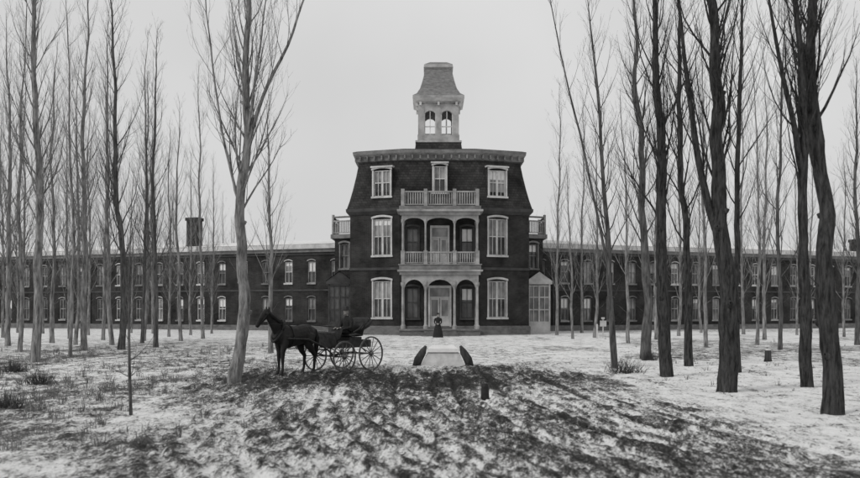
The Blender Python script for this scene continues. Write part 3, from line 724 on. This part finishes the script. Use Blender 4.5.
# ---- people
def hand(V,Fc,p,d,sp=(0,1,0)):
    p=np.array(p,float);d=np.array(d,float);d/=np.linalg.norm(d);s=np.array(sp,float)
    etube(V,Fc,[p,p+d*.05,p+d*.09],[.028,.042,.04],[.02,.018,.014],8,s)
    for i,L in enumerate((.07,.08,.075,.055)):
        o=p+d*.085+s*(.03-.02*i);rt(V,Fc,[o,o+d*L*.5+np.array([0,0,-.015]),o+d*L*.7+np.array([0,0,-.045])],[.0095,.009,.008],6)
    rt(V,Fc,[p+d*.03+s*.03,p+d*.06+s*.06,p+d*.09+s*.06+np.array([0,0,-.01])],[.012,.011,.009],6)
def head(V,Fc,c,f=1):
    x,y,z=c
    etube(V,Fc,[(x,y,z-.115),(x+.005*f,y,z-.08),(x,y,z-.03),(x-.005*f,y,z+.03),(x-.01*f,y,z+.08),(x-.01*f,y,z+.115)],[.035,.058,.072,.078,.066,.03],[.045,.078,.092,.098,.082,.035],14)
    rt(V,Fc,[(x+.085*f,y,z+.015),(x+.108*f,y,z-.02),(x+.09*f,y,z-.032)],[.010,.015,.012],6)
    for sg in(-1,1): ball(V,Fc,(x-.005*f,y+sg*.078,z-.005),(.018,.012,.03),8)
    ball(V,Fc,(x+.083*f,y,z-.062),(.012,.026,.009),8)
drv=empty('carriage_driver',(rigx,rigd,-.01),RZ);V=[];Fc=[]
etube(V,Fc,[(-1.34,0,1.17),(-1.34,0,1.30),(-1.35,0,1.45),(-1.34,0,1.60),(-1.32,0,1.70),(-1.31,0,1.75)],[.17,.18,.175,.20,.17,.07],[.14,.14,.125,.13,.10,.065],14)
rt(V,Fc,[(-1.31,0,1.70),(-1.30,0,1.80),(-1.29,0,1.86)],[.062,.056,.055]);head(V,Fc,(-1.28,0,1.91))
for sg in(-1,1):
    rt(V,Fc,[(-1.34,sg*.10,1.25),(-1.05,sg*.13,1.30),(-.88,sg*.13,1.28),(-.84,sg*.13,1.18),(-.78,sg*.13,1.0),(-.73,sg*.13,.86)],[.10,.088,.068,.062,.055,.042])
    etube(V,Fc,[(-.78,sg*.13,.84),(-.68,sg*.13,.84),(-.55,sg*.13,.83)],[.04,.045,.035],[.045,.04,.025])
    rt(V,Fc,[(-1.33,sg*.18,1.68),(-1.31,sg*.235,1.58),(-1.24,sg*.25,1.40),(-1.05,sg*.18,1.38),(-.93,sg*.10,1.40)],[.065,.062,.05,.043,.033])
    hand(V,Fc,(-.93,sg*.10,1.40),(1,-sg*.15,0),(0,-sg,0))
def rule(c): return 1 if (c.z>1.785 or (c.x>-.93 and 1.33<c.z<1.5)) else 0
organic('body_and_coat',V,Fc,.011,['coat','skin'],rule,drv,2)
b=B();b.lathe(-1.29,0,[(.16,1.975),(.165,1.985),(.105,1.99),(.10,2.06),(.085,2.10),(.04,2.115)],16);mkobj('hat',b.V,b.F,'black',drv,True)
V=[];Fc=[];etube(V,Fc,[(-1.30,0,1.26),(-1.1,0,1.37),(-.88,0,1.36),(-.80,0,1.15),(-.76,0,.95)],[.26,.28,.27,.27,.25],[.03,.035,.03,.03,.02],14);mkobj('lap_robe',V,Fc,'coat',drv,True)
wd=60.5;wom=empty('standing_woman',(wx(438,wd),wd,0),math.radians(-95));V=[];Fc=[]
etube(V,Fc,[(0,0,.0),(0,0,.3),(0,0,.6),(0,0,.85),(0,0,1.0),(0,0,1.12),(0,0,1.28),(0,0,1.38),(0,0,1.42)],[.38,.33,.27,.20,.135,.15,.19,.15,.06],[.36,.31,.25,.18,.11,.12,.13,.09,.06],18)
rt(V,Fc,[(0,0,1.36),(.01,0,1.46),(.015,0,1.50)],[.055,.048,.05]);head(V,Fc,(.02,0,1.56))
for sg in(-1,1):
    rt(V,Fc,[(0,sg*.16,1.36),(0,sg*.22,1.25),(.02,sg*.25,1.08),(.14,sg*.20,.97),(.2,sg*.08,.95)],[.06,.065,.045,.038,.028]);hand(V,Fc,(.2,sg*.08,.95),(.3,-sg,0),(0,0,1))
organic('body_and_dress',V,Fc,.012,['coat','skin','hair'],lambda c:(1 if (c.x>.02) else 2) if c.z>1.45 else (1 if c.x>.16 and .88<c.z<1.02 and abs(c.y)<.09 else 0),wom,2)
b=B();b.lathe(0,0,[(.17,1.64),(.17,1.655),(.09,1.66),(.085,1.72),(.04,1.74)],16);mkobj('hat',b.V,b.F,'black',wom,True)
# ---------------------------------------------------------------- small things
d=dist(366);x=wx(443,d)
mb=empty('stone_mounting_block',(x,d,0));V=[]
b=B();b.ring([(-.84,-.5),(.84,-.5),(.84,.5),(-.84,.5)],-.1,[(-.50,-.26),(.50,-.26),(.50,.3),(-.50,.3)],.56,cap=True);mkobj('block',b.V,b.F,'canvas',mb)
b=B();b.ring([(-.55,-.34),(.55,-.34),(.55,.36),(-.55,.36)],.50,[(-.53,-.32),(.53,-.32),(.53,.34),(-.53,.34)],.62);b.ring([(-.53,-.32),(.53,-.32),(.53,.34),(-.53,.34)],.62,[(-.38,-.18),(.38,-.18),(.38,.22),(-.38,.22)],.72,cap=True)
mkobj('snow_cover',b.V,b.F,'snow',mb,True)
V=[];Fc=[]
for sg in(-1,1):
    rt(V,Fc,[(sg*.94,-.3,0.0),(sg*.86,-.3,.25),(sg*.70,-.28,.52),(sg*.60,-.28,.72)],[.13,.15,.12,.04],12)
mkobj('leaning_casks',V,Fc,'stump',mb,True)
def stump(px,py,r,h,snow=True):
    d=dist(py);x=wx(px,d);e_=empty('tree_stump',(x,d,gz(x,d)-.03));b=B();b.lathe(0,0,[(r*1.35,0),(r*1.1,h*.3),(r,h*.8),(r*.98,h)],12);mkobj('trunk',b.V,b.F,'black' if not snow else 'stump',e_,True)
    if snow: b=B();b.lathe(0,0,[(r*.9,h+.002),(r*.8,h+.03),(r*.4,h+.045)],12);mkobj('snow_cap',b.V,b.F,'snow',e_,True)
stump(485,398,.085,.40,False);stump(768,361,.12,.45)
def post(px,py,h,w=.07,box=True):
    d=dist(py);x=wx(px,d);e_=empty('marker_post',(x,d,0));b=B();b.abox(-w/2,w/2,-w/2,w/2,-.1,h)
    if box: b.abox(-.22,.22,-w/2-.03,-w/2-.002,h-.5,h-.1);b.abox(-.10,.10,-.10,.10,h+.002,h+.13)
    mkobj('post_and_board',b.V,b.F,'trim',e_)
post(603,338,1.3);post(219,362,.7,.08,False);post(597,339,1.0,.1,False)
# ---------------------------------------------------------------- light, sky, camera
el,az=math.radians(38),math.radians(235)
w=bpy.data.worlds.new('World');S.world=w;w.use_nodes=True;nt=w.node_tree;bg=nt.nodes['Background']
sk=nt.nodes.new('ShaderNodeTexSky');sk.sky_type='NISHITA';sk.sun_disc=False;sk.sun_elevation=el;sk.sun_rotation=az;sk.dust_density=4
hs=nt.nodes.new('ShaderNodeHueSaturation');hs.inputs['Saturation'].default_value=0.0;nt.links.new(sk.outputs[0],hs.inputs['Color'])
tc=nt.nodes.new('ShaderNodeTexCoord');nz=nt.nodes.new('ShaderNodeTexNoise');nz.inputs['Scale'].default_value=1.6;nz.inputs['Detail'].default_value=4;nt.links.new(tc.outputs['Generated'],nz.inputs['Vector'])
mr=nt.nodes.new('ShaderNodeMapRange');mr.inputs[1].default_value=.3;mr.inputs[2].default_value=.7;mr.inputs[3].default_value=5.8;mr.inputs[4].default_value=7.9;nt.links.new(nz.outputs['Fac'],mr.inputs[0])
mx=nt.nodes.new('ShaderNodeMix');mx.data_type='RGBA';mx.inputs[0].default_value=.86
nt.links.new(hs.outputs[0],mx.inputs[6]);nt.links.new(mr.outputs[0],mx.inputs[7]);nt.links.new(mx.outputs[2],bg.inputs[0]);bg.inputs[1].default_value=.10
sl=bpy.data.lights.new('sun','SUN');sl.energy=1.2;sl.angle=math.radians(12);sl.color=(1,.992,.98);so=bpy.data.objects.new('sun',sl);C.objects.link(so)
sd=Vector((math.sin(az)*math.cos(el),math.cos(az)*math.cos(el),math.sin(el)));so.rotation_euler=sd.to_track_quat('Z','Y').to_euler();so.location=(0,0,40)
cam=bpy.data.cameras.new('camera');co=bpy.data.objects.new('camera',cam);C.objects.link(co);co.location=(0,0,EYE);co.rotation_euler=(math.radians(90),0,0)
cam.sensor_width=36;cam.lens=36;cam.shift_y=(HZ-239)/860;cam.clip_end=3000;cam.clip_start=.1;S.camera=co
cam.dof.use_dof=True;cam.dof.focus_distance=32;cam.dof.aperture_fstop=1.1
S.view_settings.view_transform='Standard';S.view_settings.look='None';S.view_settings.exposure=0
